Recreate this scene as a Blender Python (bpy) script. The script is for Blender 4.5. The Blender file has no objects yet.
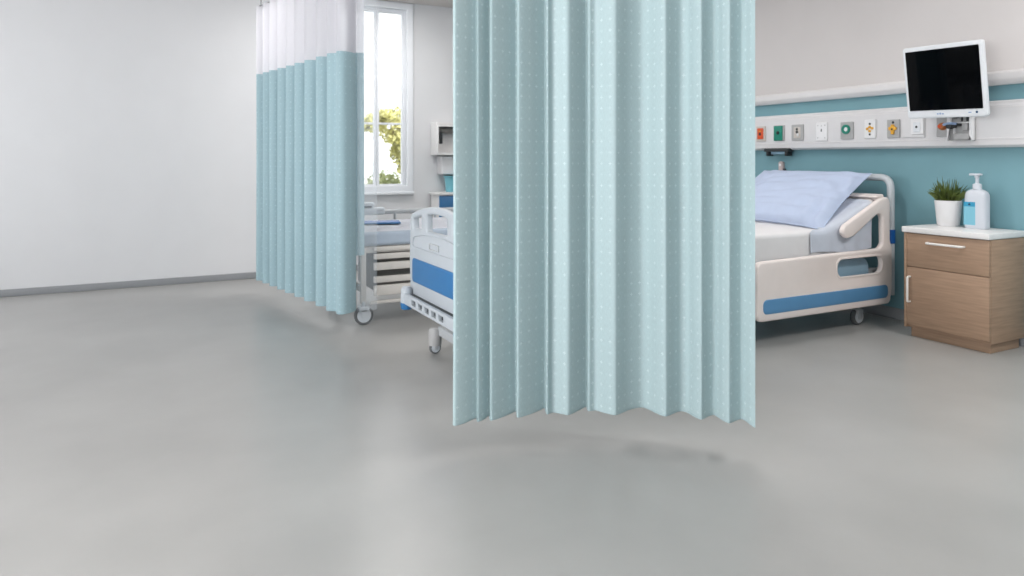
import bpy, bmesh, math, random
from mathutils import Vector, Matrix, noise
C = bpy.context.scene.collection
RND = random.Random(7)

# ------------------------------------------------------------------ materials
def lin(c):
    return tuple(((v/255)/12.92 if v/255 <= .04045 else ((v/255+.055)/1.055)**2.4) for v in c) + (1,)

def mat(name, rgb, rough=.5, metal=0, vary=.04, scale=14, bump=0, bscale=80, spec=.5, stretch=None, coat=0):
    m = bpy.data.materials.new(name); m.use_nodes = True
    nt = m.node_tree; b = nt.nodes['Principled BSDF']
    b.inputs['Roughness'].default_value = rough
    b.inputs['Metallic'].default_value = metal
    b.inputs['Specular IOR Level'].default_value = spec
    b.inputs['Coat Weight'].default_value = coat
    tc = nt.nodes.new('ShaderNodeTexCoord')
    mp = nt.nodes.new('ShaderNodeMapping')
    if stretch: mp.inputs['Scale'].default_value = stretch
    nt.links.new(tc.outputs['Object'], mp.inputs['Vector'])
    nz = nt.nodes.new('ShaderNodeTexNoise'); nz.inputs['Scale'].default_value = scale; nz.inputs['Detail'].default_value = 5
    nt.links.new(mp.outputs['Vector'], nz.inputs['Vector'])
    rp = nt.nodes.new('ShaderNodeValToRGB')
    c = lin(rgb)
    rp.color_ramp.elements[0].position = .3; rp.color_ramp.elements[1].position = .7
    rp.color_ramp.elements[0].color = tuple(max(0, v*(1-vary)) for v in c[:3]) + (1,)
    rp.color_ramp.elements[1].color = tuple(min(1, v*(1+vary)) for v in c[:3]) + (1,)
    nt.links.new(nz.outputs['Fac'], rp.inputs['Fac'])
    nt.links.new(rp.outputs['Color'], b.inputs['Base Color'])
    if bump:
        n2 = nt.nodes.new('ShaderNodeTexNoise'); n2.inputs['Scale'].default_value = bscale
        nt.links.new(mp.outputs['Vector'], n2.inputs['Vector'])
        bp = nt.nodes.new('ShaderNodeBump'); bp.inputs['Strength'].default_value = bump; bp.inputs['Distance'].default_value = .01
        nt.links.new(n2.outputs['Fac'], bp.inputs['Height']); nt.links.new(bp.outputs['Normal'], b.inputs['Normal'])
    return m

def math_node(nt, op, a, b=None):
    n = nt.nodes.new('ShaderNodeMath'); n.operation = op
    for i, v in enumerate((a, b)):
        if v is None: continue
        if isinstance(v, (int, float)): n.inputs[i].default_value = v
        else: nt.links.new(v, n.inputs[i])
    return n.outputs[0]

def cloth_mat(name, rgb, dot_rgb, dots=True, dot=(.046, .05), arm=.0075, wid=.0016, trans=.3, rough=.55):
    """woven curtain cloth with a woven-in grid of little crosses (UV in metres)"""
    m = bpy.data.materials.new(name); m.use_nodes = True
    nt = m.node_tree; b = nt.nodes['Principled BSDF']; out = nt.nodes['Material Output']
    b.inputs['Roughness'].default_value = rough; b.inputs['Specular IOR Level'].default_value = .35
    b.inputs['Sheen Weight'].default_value = .15; b.inputs['Sheen Roughness'].default_value = .4
    uv = nt.nodes.new('ShaderNodeUVMap'); sep = nt.nodes.new('ShaderNodeSeparateXYZ')
    nt.links.new(uv.outputs['UV'], sep.inputs[0])
    # weave
    mp = nt.nodes.new('ShaderNodeMapping'); mp.inputs['Scale'].default_value = (260, 60, 1)
    nt.links.new(uv.outputs['UV'], mp.inputs['Vector'])
    nz = nt.nodes.new('ShaderNodeTexNoise'); nz.inputs['Scale'].default_value = 1; nz.inputs['Detail'].default_value = 3
    nt.links.new(mp.outputs['Vector'], nz.inputs['Vector'])
    rp = nt.nodes.new('ShaderNodeValToRGB'); c = lin(rgb)
    rp.color_ramp.elements[0].position = .25; rp.color_ramp.elements[1].position = .75
    rp.color_ramp.elements[0].color = tuple(v*.93 for v in c[:3]) + (1,)
    rp.color_ramp.elements[1].color = tuple(min(1, v*1.07) for v in c[:3]) + (1,)
    nt.links.new(nz.outputs['Fac'], rp.inputs['Fac']); col = rp.outputs['Color']
    if dots:
        row = math_node(nt, 'FLOOR', math_node(nt, 'DIVIDE', sep.outputs['Y'], dot[1]))
        shift = math_node(nt, 'MULTIPLY', math_node(nt, 'MODULO', row, 2.0), .0)
        u = math_node(nt, 'ADD', math_node(nt, 'DIVIDE', sep.outputs['X'], dot[0]), shift)
        cu = math_node(nt, 'MULTIPLY', math_node(nt, 'ABSOLUTE', math_node(nt, 'SUBTRACT', math_node(nt, 'FRACT', u), .5)), dot[0])
        cv = math_node(nt, 'MULTIPLY', math_node(nt, 'ABSOLUTE', math_node(nt, 'SUBTRACT', math_node(nt, 'FRACT', math_node(nt, 'DIVIDE', sep.outputs['Y'], dot[1])), .5)), dot[1])
        h = math_node(nt, 'MULTIPLY', math_node(nt, 'LESS_THAN', cu, arm), math_node(nt, 'LESS_THAN', cv, wid))
        v = math_node(nt, 'MULTIPLY', math_node(nt, 'LESS_THAN', cv, arm), math_node(nt, 'LESS_THAN', cu, wid))
        core = math_node(nt, 'LESS_THAN', math_node(nt, 'ADD', cu, cv), arm*.52)
        f = math_node(nt, 'MAXIMUM', math_node(nt, 'MAXIMUM', h, v), core)
        cell = nt.nodes.new('ShaderNodeCombineXYZ')
        nt.links.new(math_node(nt, 'FLOOR', u), cell.inputs[0]); nt.links.new(row, cell.inputs[1])
        wn = nt.nodes.new('ShaderNodeTexWhiteNoise'); wn.noise_dimensions = '2D'
        nt.links.new(cell.outputs[0], wn.inputs['Vector'])
        f = math_node(nt, 'MULTIPLY', f, math_node(nt, 'ADD', math_node(nt, 'MULTIPLY', wn.outputs['Value'], .5), .12))
        mx = nt.nodes.new('ShaderNodeMix'); mx.data_type = 'RGBA'
        nt.links.new(f, mx.inputs[0]); nt.links.new(col, mx.inputs[6]); mx.inputs[7].default_value = lin(dot_rgb)
        col = mx.outputs[2]
    nt.links.new(col, b.inputs['Base Color'])
    bp = nt.nodes.new('ShaderNodeBump'); bp.inputs['Strength'].default_value = .08; bp.inputs['Distance'].default_value = .004
    nt.links.new(nz.outputs['Fac'], bp.inputs['Height']); nt.links.new(bp.outputs['Normal'], b.inputs['Normal'])
    tr = nt.nodes.new('ShaderNodeBsdfTranslucent'); nt.links.new(col, tr.inputs['Color'])
    ms = nt.nodes.new('ShaderNodeMixShader'); ms.inputs[0].default_value = trans
    nt.links.new(b.outputs[0], ms.inputs[1]); nt.links.new(tr.outputs[0], ms.inputs[2]); nt.links.new(ms.outputs[0], out.inputs[0])
    return m

def sheer_mat(name, rgb, clear, gloss=0, trans=.45):
    """net / clear film: part of the light passes straight through"""
    m = bpy.data.materials.new(name); m.use_nodes = True
    nt = m.node_tree; b = nt.nodes['Principled BSDF']; out = nt.nodes['Material Output']
    b.inputs['Base Color'].default_value = lin(rgb); b.inputs['Roughness'].default_value = .6 if not gloss else .12
    tl = nt.nodes.new('ShaderNodeBsdfTranslucent'); tl.inputs['Color'].default_value = lin(rgb)
    a = nt.nodes.new('ShaderNodeMixShader'); a.inputs[0].default_value = trans
    nt.links.new(b.outputs[0], a.inputs[1]); nt.links.new(tl.outputs[0], a.inputs[2])
    tp = nt.nodes.new('ShaderNodeBsdfTransparent')
    s = nt.nodes.new('ShaderNodeMixShader'); s.inputs[0].default_value = clear
    tc = nt.nodes.new('ShaderNodeTexCoord'); nz = nt.nodes.new('ShaderNodeTexNoise'); nz.inputs['Scale'].default_value = 300
    nt.links.new(tc.outputs['Object'], nz.inputs['Vector'])
    f = math_node(nt, 'ADD', math_node(nt, 'MULTIPLY', math_node(nt, 'SUBTRACT', nz.outputs['Fac'], .5), .12), clear)
    nt.links.new(f, s.inputs[0])
    nt.links.new(a.outputs[0], s.inputs[1]); nt.links.new(tp.outputs[0], s.inputs[2]); nt.links.new(s.outputs[0], out.inputs[0])
    return m

def glass_mat(name):
    m = bpy.data.materials.new(name); m.use_nodes = True
    nt = m.node_tree; nt.nodes.remove(nt.nodes['Principled BSDF']); out = nt.nodes['Material Output']
    t = nt.nodes.new('ShaderNodeBsdfTransparent'); g = nt.nodes.new('ShaderNodeBsdfGlossy'); g.inputs['Roughness'].default_value = .02
    fr = nt.nodes.new('ShaderNodeFresnel'); fr.inputs['IOR'].default_value = 1.35
    s = nt.nodes.new('ShaderNodeMixShader')
    nt.links.new(fr.outputs[0], s.inputs[0]); nt.links.new(t.outputs[0], s.inputs[1]); nt.links.new(g.outputs[0], s.inputs[2]); nt.links.new(s.outputs[0], out.inputs[0])
    return m

M = {}
M['wall'] = mat('wall_paint', (221, 221, 223), .6, vary=.012, scale=3, bump=.03, bscale=160, spec=.3)
M['wall_warm'] = mat('wall_paint_warm', (211, 206, 205), .6, vary=.012, scale=3, bump=.03, bscale=160, spec=.3)
M['wall_low_bounce'] = mat('low_bounce_wall', (120, 134, 142), .6, vary=.012, scale=3, bump=.03, bscale=160, spec=.3)
M['teal_wall'] = mat('teal_wall_paint', (122, 163, 173), .5, vary=.03, scale=4, bump=.03, bscale=160, spec=.3)
M['ceiling'] = mat('ceiling_paint', (214, 208, 204), .8, vary=.01, spec=.2)
M['floor'] = mat('vinyl_floor', (168, 167, 165), .3, vary=.07, scale=1.6, bump=.02, bscale=30, spec=.45)
M['base'] = mat('baseboard_vinyl', (142, 144, 147), .5, vary=.03)
M['winframe'] = mat('window_frame_paint', (240, 242, 246), .35, vary=.01)
M['trimwhite'] = mat('rail_white', (226, 223, 223), .35, vary=.015)
M['panelwhite'] = mat('service_panel_white', (220, 218, 219), .35, vary=.012)
M['curtain'] = cloth_mat('curtain_cloth', (186, 206, 209), (232, 244, 246))
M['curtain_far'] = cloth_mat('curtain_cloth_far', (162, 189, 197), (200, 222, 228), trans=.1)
M['net'] = sheer_mat('curtain_net', (230, 229, 234), .07)
M['film'] = sheer_mat('clear_film', (232, 240, 248), .8, gloss=1, trans=.2)
M['glass'] = glass_mat('window_glass')
M['alu'] = mat('track_aluminium', (150, 152, 154), .35, metal=.8, vary=.04)
M['bedplastic'] = mat('bed_moulded_plastic', (243, 231, 226), .4, vary=.012, spec=.45)
M['bedgrey'] = mat('bed_grey_plastic', (198, 203, 208), .38, vary=.015, spec=.45)
M['bedmid'] = mat('bed_mid_grey_plastic', (176, 182, 188), .38, vary=.015, spec=.45)
M['bedcool'] = mat('bed_light_grey_metal', (182, 185, 188), .4, vary=.02)
M['beige'] = mat('bed_beige_slats', (205, 200, 194), .45, vary=.03)
M['dark'] = mat('dark_plastic', (46, 50, 52), .5, vary=.08)
M['housing'] = mat('grey_housing', (120, 118, 114), .6, vary=.1)
M['tyre'] = mat('tyre_grey', (96, 98, 100), .6, vary=.06)
M['black'] = mat('black_plastic', (28, 32, 34), .4, vary=.08)
M['blueA'] = mat('blue_inset_soft', (92, 146, 190), .4, vary=.02)
M['blueB'] = mat('blue_inset_bright', (42, 106, 158), .4, vary=.02)
M['bluedark'] = mat('blue_band', (20, 90, 165), .4, vary=.03)
M['sheet'] = mat('white_sheet', (232, 230, 231), .85, vary=.015, bump=.08, bscale=40, spec=.2)
M['bluesheet'] = mat('blue_grey_sheet', (206, 212, 224), .85, vary=.03, bump=.06, bscale=60, spec=.2)
M['pillow'] = mat('light_blue_pillowcase', (190, 202, 226), .85, vary=.02, bump=.05, bscale=300, spec=.2)
M['mattblue'] = mat('blue_grey_vinyl', (146, 178, 198), .45, vary=.04)
M['mattgrey'] = mat('grey_blue_mattress', (172, 184, 198), .7, vary=.03)
M['blanket'] = mat('white_blanket', (242, 243, 248), .9, vary=.02, bump=.15, bscale=25, spec=.2)
M['steel'] = mat('steel', (176, 178, 180), .3, metal=.7, vary=.04)
M['wood'] = mat('oak_laminate', (167, 138, 115), .5, vary=.13, scale=5, stretch=(1, 1, 14), spec=.35)
M['topwhite'] = mat('white_laminate', (232, 230, 229), .35, vary=.025, scale=30)
M['handle'] = mat('white_handle', (238, 234, 230), .35, vary=.02)
M['pot'] = mat('white_ceramic', (236, 235, 236), .4, vary=.012)
M['soil'] = mat('soil', (58, 46, 36), .9, vary=.3, scale=60)
M['leaf'] = mat('plant_leaf', (96, 110, 54), .55, vary=.5, scale=22)
M['bottle'] = mat('bottle_plastic', (208, 212, 220), .35, vary=.01)
M['labelblue'] = mat('label_light_blue', (128, 192, 212), .5, vary=.015)
M['labelband'] = mat('label_band_blue', (50, 152, 190), .5, vary=.02)
M['mark'] = mat('dark_mark', (24, 70, 104), .5, vary=.02)
M['paleblue'] = mat('pale_blue_mark', (150, 172, 205), .5, vary=.02)
M['casing'] = mat('monitor_casing', (226, 229, 233), .35, vary=.012)
M['screen'] = mat('monitor_screen', (3, 4, 6), .08, vary=.1, spec=.1)
M['plategrey'] = mat('plate_grey', (172, 171, 171), .4, vary=.02)
M['platebeige'] = mat('plate_beige', (200, 193, 186), .4, vary=.02)
M['platewhite'] = mat('plate_white', (234, 233, 234), .35, vary=.012)
M['orange'] = mat('orange_red', (214, 84, 42), .45, vary=.06)
M['green'] = mat('green_socket', (10, 128, 108), .4, vary=.05)
M['yellow'] = mat('yellow_socket', (228, 168, 48), .4, vary=.05)
M['bronze'] = mat('bronze_knob', (176, 108, 62), .4, metal=.3, vary=.15, scale=60)
M['pink'] = mat('beige_pink_plastic', (196, 180, 178), .5, vary=.05)
M['treeleaf'] = mat('tree_leaves', (198, 194, 132), .7, vary=.3, scale=3)
M['bark'] = mat('bark', (110, 92, 74), .9, vary=.25)
M['ground'] = mat('outside_ground', (190, 190, 180), .9, vary=.1)
M['hedge'] = mat('hedge_leaves', (150, 156, 110), .8, vary=.3, scale=4)
M['tealplastic'] = mat('teal_plastic', (118, 186, 200), .35, vary=.03)
M['drawerblue'] = mat('drawer_blue', (66, 122, 172), .4, vary=.03)

# ------------------------------------------------------------------ mesh helper
def rrect(x0, x1, y0, y1, r, n=6):
    pts = []
    for cx, cy, a0 in ((x1-r, y1-r, 0), (x0+r, y1-r, 90), (x0+r, y0+r, 180), (x1-r, y0+r, 270)):
        for k in range(n+1):
            a = math.radians(a0 + 90*k/n); pts.append((cx+r*math.cos(a), cy+r*math.sin(a)))
    return pts

def rpoly(pts, r, n=6):
    """round the corners of a polygon; r a number or one per corner"""
    out = []; N = len(pts)
    for i in range(N):
        rr = r[i] if isinstance(r, (list, tuple)) else r
        p = Vector(pts[i]); a = Vector(pts[i-1]) - p; b = Vector(pts[(i+1) % N]) - p
        if rr <= 0: out.append(tuple(p)); continue
        la, lb = a.length, b.length; a.normalize(); b.normalize()
        ang = a.angle(b); d = min(rr/max(math.tan(ang/2), 1e-3), la*.49, lb*.49)
        s, e = p+a*d, p+b*d
        for k in range(n+1):
            t = k/n; q = s*(1-t)**2 + p*2*t*(1-t) + e*t*t; out.append(tuple(q))
    return out

def spline(pts, n=8):
    P = [Vector(p) for p in pts]; out = []
    for i in range(len(P)-1):
        p0 = P[i-1] if i else P[0]*2-P[1]; p1 = P[i]; p2 = P[i+1]; p3 = P[i+2] if i+2 < len(P) else P[-1]*2-P[-2]
        for k in range(n):
            t = k/n
            out.append(.5*((2*p1)+(-p0+p2)*t+(2*p0-5*p1+4*p2-p3)*t*t+(-p0+3*p1-3*p2+p3)*t**3))
    out.append(P[-1]); return out

def bent(pts, r, n=6):
    """3D polyline with rounded corners"""
    P = [Vector(p) for p in pts]; out = [P[0]]
    for i in range(1, len(P)-1):
        a = (P[i-1]-P[i]); b = (P[i+1]-P[i]); d = min(r, a.length*.49, b.length*.49)
        s = P[i]+a.normalized()*d; e = P[i]+b.normalized()*d
        for k in range(n+1):
            t = k/n; out.append(s*(1-t)**2 + P[i]*2*t*(1-t) + e*t*t)
    out.append(P[-1]); return out

AX = {'xz': lambda a, b, c: (a, c, b), 'yz': lambda a, b, c: (c, a, b), 'xy': lambda a, b, c: (a, b, c)}

class MB:
    def __init__(s): s.bm = bmesh.new()
    def _merge(s, me, fn):
        t = bmesh.new(); t.from_mesh(me)
        for v in t.verts: v.co = Vector(fn(*v.co))
        bmesh.ops.remove_doubles(t, verts=t.verts[:], dist=1e-5)
        bmesh.ops.recalc_face_normals(t, faces=t.faces[:])
        tm = bpy.data.meshes.new('t'); t.to_mesh(tm); t.free()
        s.bm.from_mesh(tm); bpy.data.meshes.remove(tm)
    def box(s, x0, x1, y0, y1, z0, z1, bev=0, seg=2, mx=None):
        r = bmesh.ops.create_cube(s.bm, size=1)
        for v in r['verts']:
            v.co = Vector(((x0+x1)/2+v.co.x*(x1-x0), (y0+y1)/2+v.co.y*(y1-y0), (z0+z1)/2+v.co.z*(z1-z0)))
        vs = r['verts']
        if bev:
            ed = list({e for v in vs for e in v.link_edges})
            g = bmesh.ops.bevel(s.bm, geom=ed, offset=bev, segments=seg, affect='EDGES', profile=.5)
            vs = list({v for f in g['faces'] for v in f.verts} | {v for v in vs if v.is_valid})
        if mx:
            for v in vs: v.co = mx @ v.co
        return s
    def prism(s, plane, outline, t0, t1, holes=(), bev=0, mx=None):
        """closed 2D outline (with holes) given thickness t0..t1 along the plane's normal"""
        cu = bpy.data.curves.new('c', 'CURVE'); cu.dimensions = '2D'; cu.fill_mode = 'BOTH'
        cu.extrude = max(abs(t1-t0)/2-bev, 0); cu.bevel_depth = bev; cu.bevel_resolution = 2; cu.offset = -bev
        for pts in (outline, *holes):
            sp = cu.splines.new('POLY'); sp.points.add(len(pts)-1); sp.use_cyclic_u = True
            for p, q in zip(sp.points, pts): p.co = (q[0], q[1], 0, 1)
        ob = bpy.data.objects.new('c', cu)
        me = bpy.data.meshes.new_from_object(ob)
        mid = (t0+t1)/2; f = AX[plane]
        if mx: s._merge(me, lambda a, b, c: mx @ Vector(f(a, b, c+mid)))
        else: s._merge(me, lambda a, b, c: f(a, b, c+mid))
        bpy.data.objects.remove(ob); bpy.data.curves.remove(cu); bpy.data.meshes.remove(me)
        return s
    def tube(s, pts, r, seg=12, closed=False, flat=1):
        P = [Vector(p) for p in pts]; n = len(P); rings = []
        up = None
        for i in range(n):
            if closed: t = (P[(i+1) % n]-P[i-1]).normalized()
            else: t = (P[min(i+1, n-1)]-P[max(i-1, 0)]).normalized()
            if up is None:
                up = Vector((0, 0, 1)) if abs(t.z) < .9 else Vector((1, 0, 0))
            up = (up-t*up.dot(t)).normalized(); sd = t.cross(up)
            rr = r[i] if isinstance(r, (list, tuple)) else r
            rings.append([s.bm.verts.new(P[i]+(sd*math.cos(2*math.pi*k/seg)*flat+up*math.sin(2*math.pi*k/seg))*rr) for k in range(seg)])
        m = n if closed else n-1
        for i in range(m):
            a, b = rings[i], rings[(i+1) % n]
            for k in range(seg): s.bm.faces.new((a[k], a[(k+1) % seg], b[(k+1) % seg], b[k]))
        if not closed:
            s.bm.faces.new(rings[0][::-1]); s.bm.faces.new(rings[-1])
        return s
    def lathe(s, prof, c=(0, 0, 0), seg=28, axis='z', sx=1, sy=1):
        def pos(r, a, z):
            p = (r*math.cos(a)*sx, r*math.sin(a)*sy, z)
            if axis == 'x': p = (p[2], p[0], p[1])
            if axis == 'y': p = (p[0], p[2], p[1])
            return Vector(c)+Vector(p)
        rings = [[s.bm.verts.new(pos(r, 2*math.pi*k/seg, z)) for k in range(seg)] for r, z in prof]
        fs = []
        for a, b in zip(rings, rings[1:]):
            for k in range(seg): fs.append(s.bm.faces.new((a[k], a[(k+1) % seg], b[(k+1) % seg], b[k])))
        fs.append(s.bm.faces.new(rings[0])); fs.append(s.bm.faces.new(rings[-1]))
        bmesh.ops.recalc_face_normals(s.bm, faces=fs)
        return s
    def quad(s, *p):
        s.bm.faces.new([s.bm.verts.new(q) for q in p]); return s
    def build(s, name, m, parent=None, smooth=40):
        off = Vector((0, 0, 0)); p = parent
        while p is not None: off += Vector(p.location); p = p.parent
        for v in s.bm.verts: v.co -= off
        me = bpy.data.meshes.new(name); s.bm.to_mesh(me); s.bm.free()
        for x in (m if isinstance(m, (list, tuple)) else [m]): me.materials.append(x)
        if smooth:
            for poly in me.polygons: poly.use_smooth = True
            me.set_sharp_from_angle(angle=math.radians(smooth))
        o = bpy.data.objects.new(name, me); C.objects.link(o); o.parent = parent
        return o

def thing(name, label, cat, loc, group=None):
    o = bpy.data.objects.new(name, None); C.objects.link(o); o.location = loc; o.empty_display_size = .1
    return tag(o, label, cat, group)
def tag(o, label, cat, group=None):
    o['label'] = label; o['category'] = cat
    if group: o['group'] = group
    return o
def struct(o): o['kind'] = 'structure'; return o

# ------------------------------------------------------------------ room shell
XL, XR, YB, YF, ZC = -3.2, 5.35, 8.0, -2.4, 3.15
T = .2
struct(MB().box(XL-T, XR+T, YF-T, YB+T, -.2, 0).build('floor', M['floor']))
struct(MB().box(XL-T, XR+T, YF-T, YB+T, ZC, ZC+.2).build('ceiling', M['ceiling']))
# far wall with the tall window opening
WX0, WX1, WZ0, WZ1 = 1.45, 2.735, .93, 3.08
w = MB()
w.box(XL-T, WX0, YB, YB+T, 0, ZC).box(WX1, XR+T, YB, YB+T, 0, ZC).box(WX0, WX1, YB, YB+T, 0, WZ0).box(WX0, WX1, YB, YB+T, WZ1, ZC)
struct(w.build('wall_back', M['wall']))
# headwall: teal paint below the bumper rail, white above
struct(MB().box(XR, XR+T, YF-T, YB, 1.86, ZC).build('wall_right', M['wall_warm']))
struct(MB().box(XR, XR+T, YF-T, YB, 0, 1.86).build('wall_right', M['teal_wall']))
# left wall with unseen openings added to let side light in
LY0, LY1, LZ0, LZ1 = -1.2, 2.8, .8, 2.75
MY0, MY1 = 5.0, 7.2
w = MB()
w.box(XL-T, XL, YF-T, LY0, 0, ZC).box(XL-T, XL, LY1, MY0, 0, ZC).box(XL-T, XL, MY1, YB, 0, ZC)
for a, b in ((LY0, LY1), (MY0, MY1)): w.box(XL-T, XL, a, b, 0, LZ0).box(XL-T, XL, a, b, LZ1, ZC)
struct(w.build('wall_left', M['wall']))
struct(MB().box(XL, XR, YF-T, YF, 0, ZC).build('wall_front', M['wall_low_bounce']))  # unseen wall, toned dark to hold down the frontal fill
struct(MB().box(XL, XR, YB-.014, YB, 0, .068, .004).build('baseboard_back', M['base']))
struct(MB().box(XR-.014, XR, YF, YB-.014, 0, .09, .004).build('baseboard_right', M['base']))
struct(MB().box(XL, XL+.014, YF, YB-.014, 0, .09, .004).build('baseboard_left', M['base']))

# window_1 (far wall)
wf = MB()
fr = lambda x0, x1, z0, z1, wd, y0, y1, mb, bev=.006: mb.prism('xz', [(x0, z0), (x1, z0), (x1, z1), (x0, z1)], y0, y1, holes=[[(x0+wd, z0+wd), (x0+wd, z1-wd), (x1-wd, z1-wd), (x1-wd, z0+wd)]], bev=bev)
fr(WX0-.05, WX1+.055, WZ0-.03, WZ1+.06, .075, YB-.02, YB+.03, wf)
fr(WX0, WX1, WZ0, WZ1, .03, YB+.05, YB+.12, wf)
wroot = struct(wf.build('window_1', M['winframe']))
sash = MB()
fr(2.367, WX1-.03, WZ0+.03, WZ1-.03, .03, YB+.06, YB+.11, sash)
fr(WX0+.03, 2.363, WZ0+.03, WZ1-.03, .03, YB+.06, YB+.11, sash)
sash.box(WX0+.07, WX1-.07, YB+.065, YB+.105, 1.695, 1.72, .004)
sash.build('sash', M['winframe'], wroot)
MB().box(WX0+.06, WX1-.06, YB+.082, YB+.088, WZ0+.06, WZ1-.06).build('glass', M['glass'], wroot)
MB().box(WX0-.09, WX1+.06, YB-.05, YB+.05, WZ0-.062, WZ0-.03, .008).build('sill', M['winframe'], wroot)
# added_window_2 and its pair: unseen, added in the left wall for side light
gz = lambda y0, y1, z0, z1, wd, x0, x1, mb: mb.prism('yz', [(y0, z0), (y1, z0), (y1, z1), (y0, z1)], x0, x1, holes=[[(y0+wd, z0+wd), (y0+wd, z1-wd), (y1-wd, z1-wd), (y1-wd, z0+wd)]], bev=.005)
for nm, a, b in (('added_window_2', LY0, LY1), ('added_window_3', MY0, MY1)):
    wf = MB(); gz(a, b, LZ0, LZ1, .06, XL-.12, XL-.04, wf)
    wf.box(XL-.11, XL-.05, (a+b)/2-.03, (a+b)/2+.03, LZ0, LZ1, .004)
    struct(wf.build(nm, M['winframe']))

# bumper rail along the headwall (rounded profile)
prof = rpoly([(XR, 1.815), (XR-.045, 1.815), (XR-.075, 1.85), (XR-.08, 1.895), (XR-.06, 1.912), (XR, 1.912)], [0, .02, .03, .012, .012, 0])
b = MB(); b.prism('xz', prof, YF+.02, YB-.02)
struct(b.build('trim_1', M['trimwhite']))

# ------------------------------------------------------------------ outside
g = MB().box(-30, 40, YB+T+.05, 60, -.5, -.35)
struct(g.build('ground', M['ground']))
def leaf_cloud(mb, blobs, n, size, rnd):
    for _ in range(n):
        c, r = rnd.choice(blobs)
        d = Vector((rnd.gauss(0, 1), rnd.gauss(0, 1), rnd.gauss(0, 1))).normalized()*(rnd.random()**.4)
        p = Vector(c)+Vector((d.x*r[0], d.y*r[1], d.z*r[2]))
        a = Vector((rnd.uniform(-1, 1), rnd.uniform(-1, 1), rnd.uniform(-1, 1))).normalized()
        b = a.orthogonal().normalized(); s = size*rnd.uniform(.6, 1.3)
        mb.quad(p-a*s, p+b*s*.5, p+a*s, p-b*s*.5)
tr = thing('tree', 'yellow green leafy tree seen through the tall window', 'tree', (4.95, 14, -.35))
lf = MB(); leaf_cloud(lf, [((4.45, 14, 1.85), (.3, .4, .28)), ((4.75, 14, 2.1), (.4, .5, .35)), ((4.6, 14.1, 1.5), (.2, .3, .35)), ((4.25, 13.9, 2.15), (.22, .3, .15)), ((4.8, 14, 1.6), (.3, .4, .5)), ((4.0, 14, 2.0), (.2, .3, .2)), ((4.75, 14.1, 1.1), (.16, .2, .25))], 1700, .075, RND)
lf.build('foliage', M['treeleaf'], tr, smooth=0)
t = MB(); t.tube(spline([(4.95, 14.05, -.35), (4.9, 14.05, .5), (4.96, 14, 1.2), (4.8, 14, 2.0)]), .06, 10); t.tube([(4.94, 14, 1.1), (4.4, 14, 1.9)], .025, 8)
t.build('trunk', M['bark'], tr)
hd = thing('shrub', 'low grey green shrub outside below the tree', 'shrub', (4.6, 14.6, -.35))
lf = MB(); leaf_cloud(lf, [((4.45, 14.6, .75), (.4, .4, .3)), ((4.9, 14.6, .45), (.7, .4, .5)), ((4.6, 14.6, .1), (.5, .4, .5))], 700, .08, RND)
lf.build('foliage', M['hedge'], hd, smooth=0)
MB().tube([(4.6, 14.6, -.35), (4.62, 14.6, .5)], .03, 8).build('stem', M['bark'], hd)

# ------------------------------------------------------------------ curtains
def sheet(name, m, parent, path, us, z0, z1, nz, flare=0):
    """cloth sheet hung from a plan path; UV in metres"""
    off = Vector(parent.location)
    bm = bmesh.new(); uvl = bm.loops.layers.uv.new('UVMap')
    n = len(path); cen = []
    k = 14
    for i in range(n):
        a, b = max(0, i-k), min(n, i+k+1)
        cen.append(sum((Vector(p) for p in path[a:b]), Vector((0, 0)))/(b-a))
    g = []
    for j in range(nz+1):
        t = j/nz; z = z0+(z1-z0)*t
        row = []
        for i in range(n):
            p = Vector(path[i]); c = cen[i]
            wob = noise.noise(Vector((us[i]*2.2, z*.55, 3.1)))*.007
            q = p+(p-c)*(flare*(1-t)-.02)
            row.append(bm.verts.new(Vector((q.x+wob, q.y+wob*.5, z))-off))
        g.append(row)
    for j in range(nz):
        for i in range(n-1):
            f = bm.faces.new((g[j][i], g[j][i+1], g[j+1][i+1], g[j+1][i])); f.smooth = True
            for l, (ii, jj) in zip(f.loops, ((i, j), (i+1, j), (i+1, j+1), (i, j+1))):
                l[uvl].uv = (us[ii], z0+(z1-z0)*jj/nz)
    me = bpy.data.meshes.new(name); bm.to_mesh(me); bm.free(); me.materials.append(m)
    o = bpy.data.objects.new(name, me); C.objects.link(o); o.parent = parent
    return o

def arclen(path):
    us = [0]
    for a, b in zip(path, path[1:]): us.append(us[-1]+(Vector(b)-Vector(a)).length)
    return us

def hem(name, m, parent, path, z, r=.004):
    return MB().tube([(p[0], p[1], z) for p in path], r, 6, flat=.6).build(name, m, parent)

def fold_path(knots, n=10):
    """knots (along, out) -> smooth plan curve in the curtain's own line"""
    return [(p.x, p.y) for p in spline([(a, b, 0) for a, b in knots], n)]

CF = Vector((math.sin(math.radians(27.3)), math.cos(math.radians(27.3)))); CR = Vector((CF.y, -CF.x))
def track(name, label, pts, z, posts, group):
    t = thing(name, label, 'curtain track', (pts[0][0], pts[0][1], z), group)
    MB().tube([(p[0], p[1], z) for p in pts], .016, 8, flat=.9).build('rail', M['alu'], t)
    for p in posts: MB().tube([(p[0], p[1], z), (p[0], p[1], ZC-.012)], .008, 8).lathe([(.03, ZC-.012), (.03, ZC)], (p[0], p[1], 0), 16).build('hanger_rod', M['alu'], t)
    for e, q in ((pts[0], pts[1]), (pts[-1], pts[-2])):
        d = (Vector(e)-Vector(q)).normalized()
        MB().tube([(e[0], e[1], z), (e[0]+d.x*.03, e[1]+d.y*.03, z)], .022, 10).build('end_cap', M['dark'], t)
    return t

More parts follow.
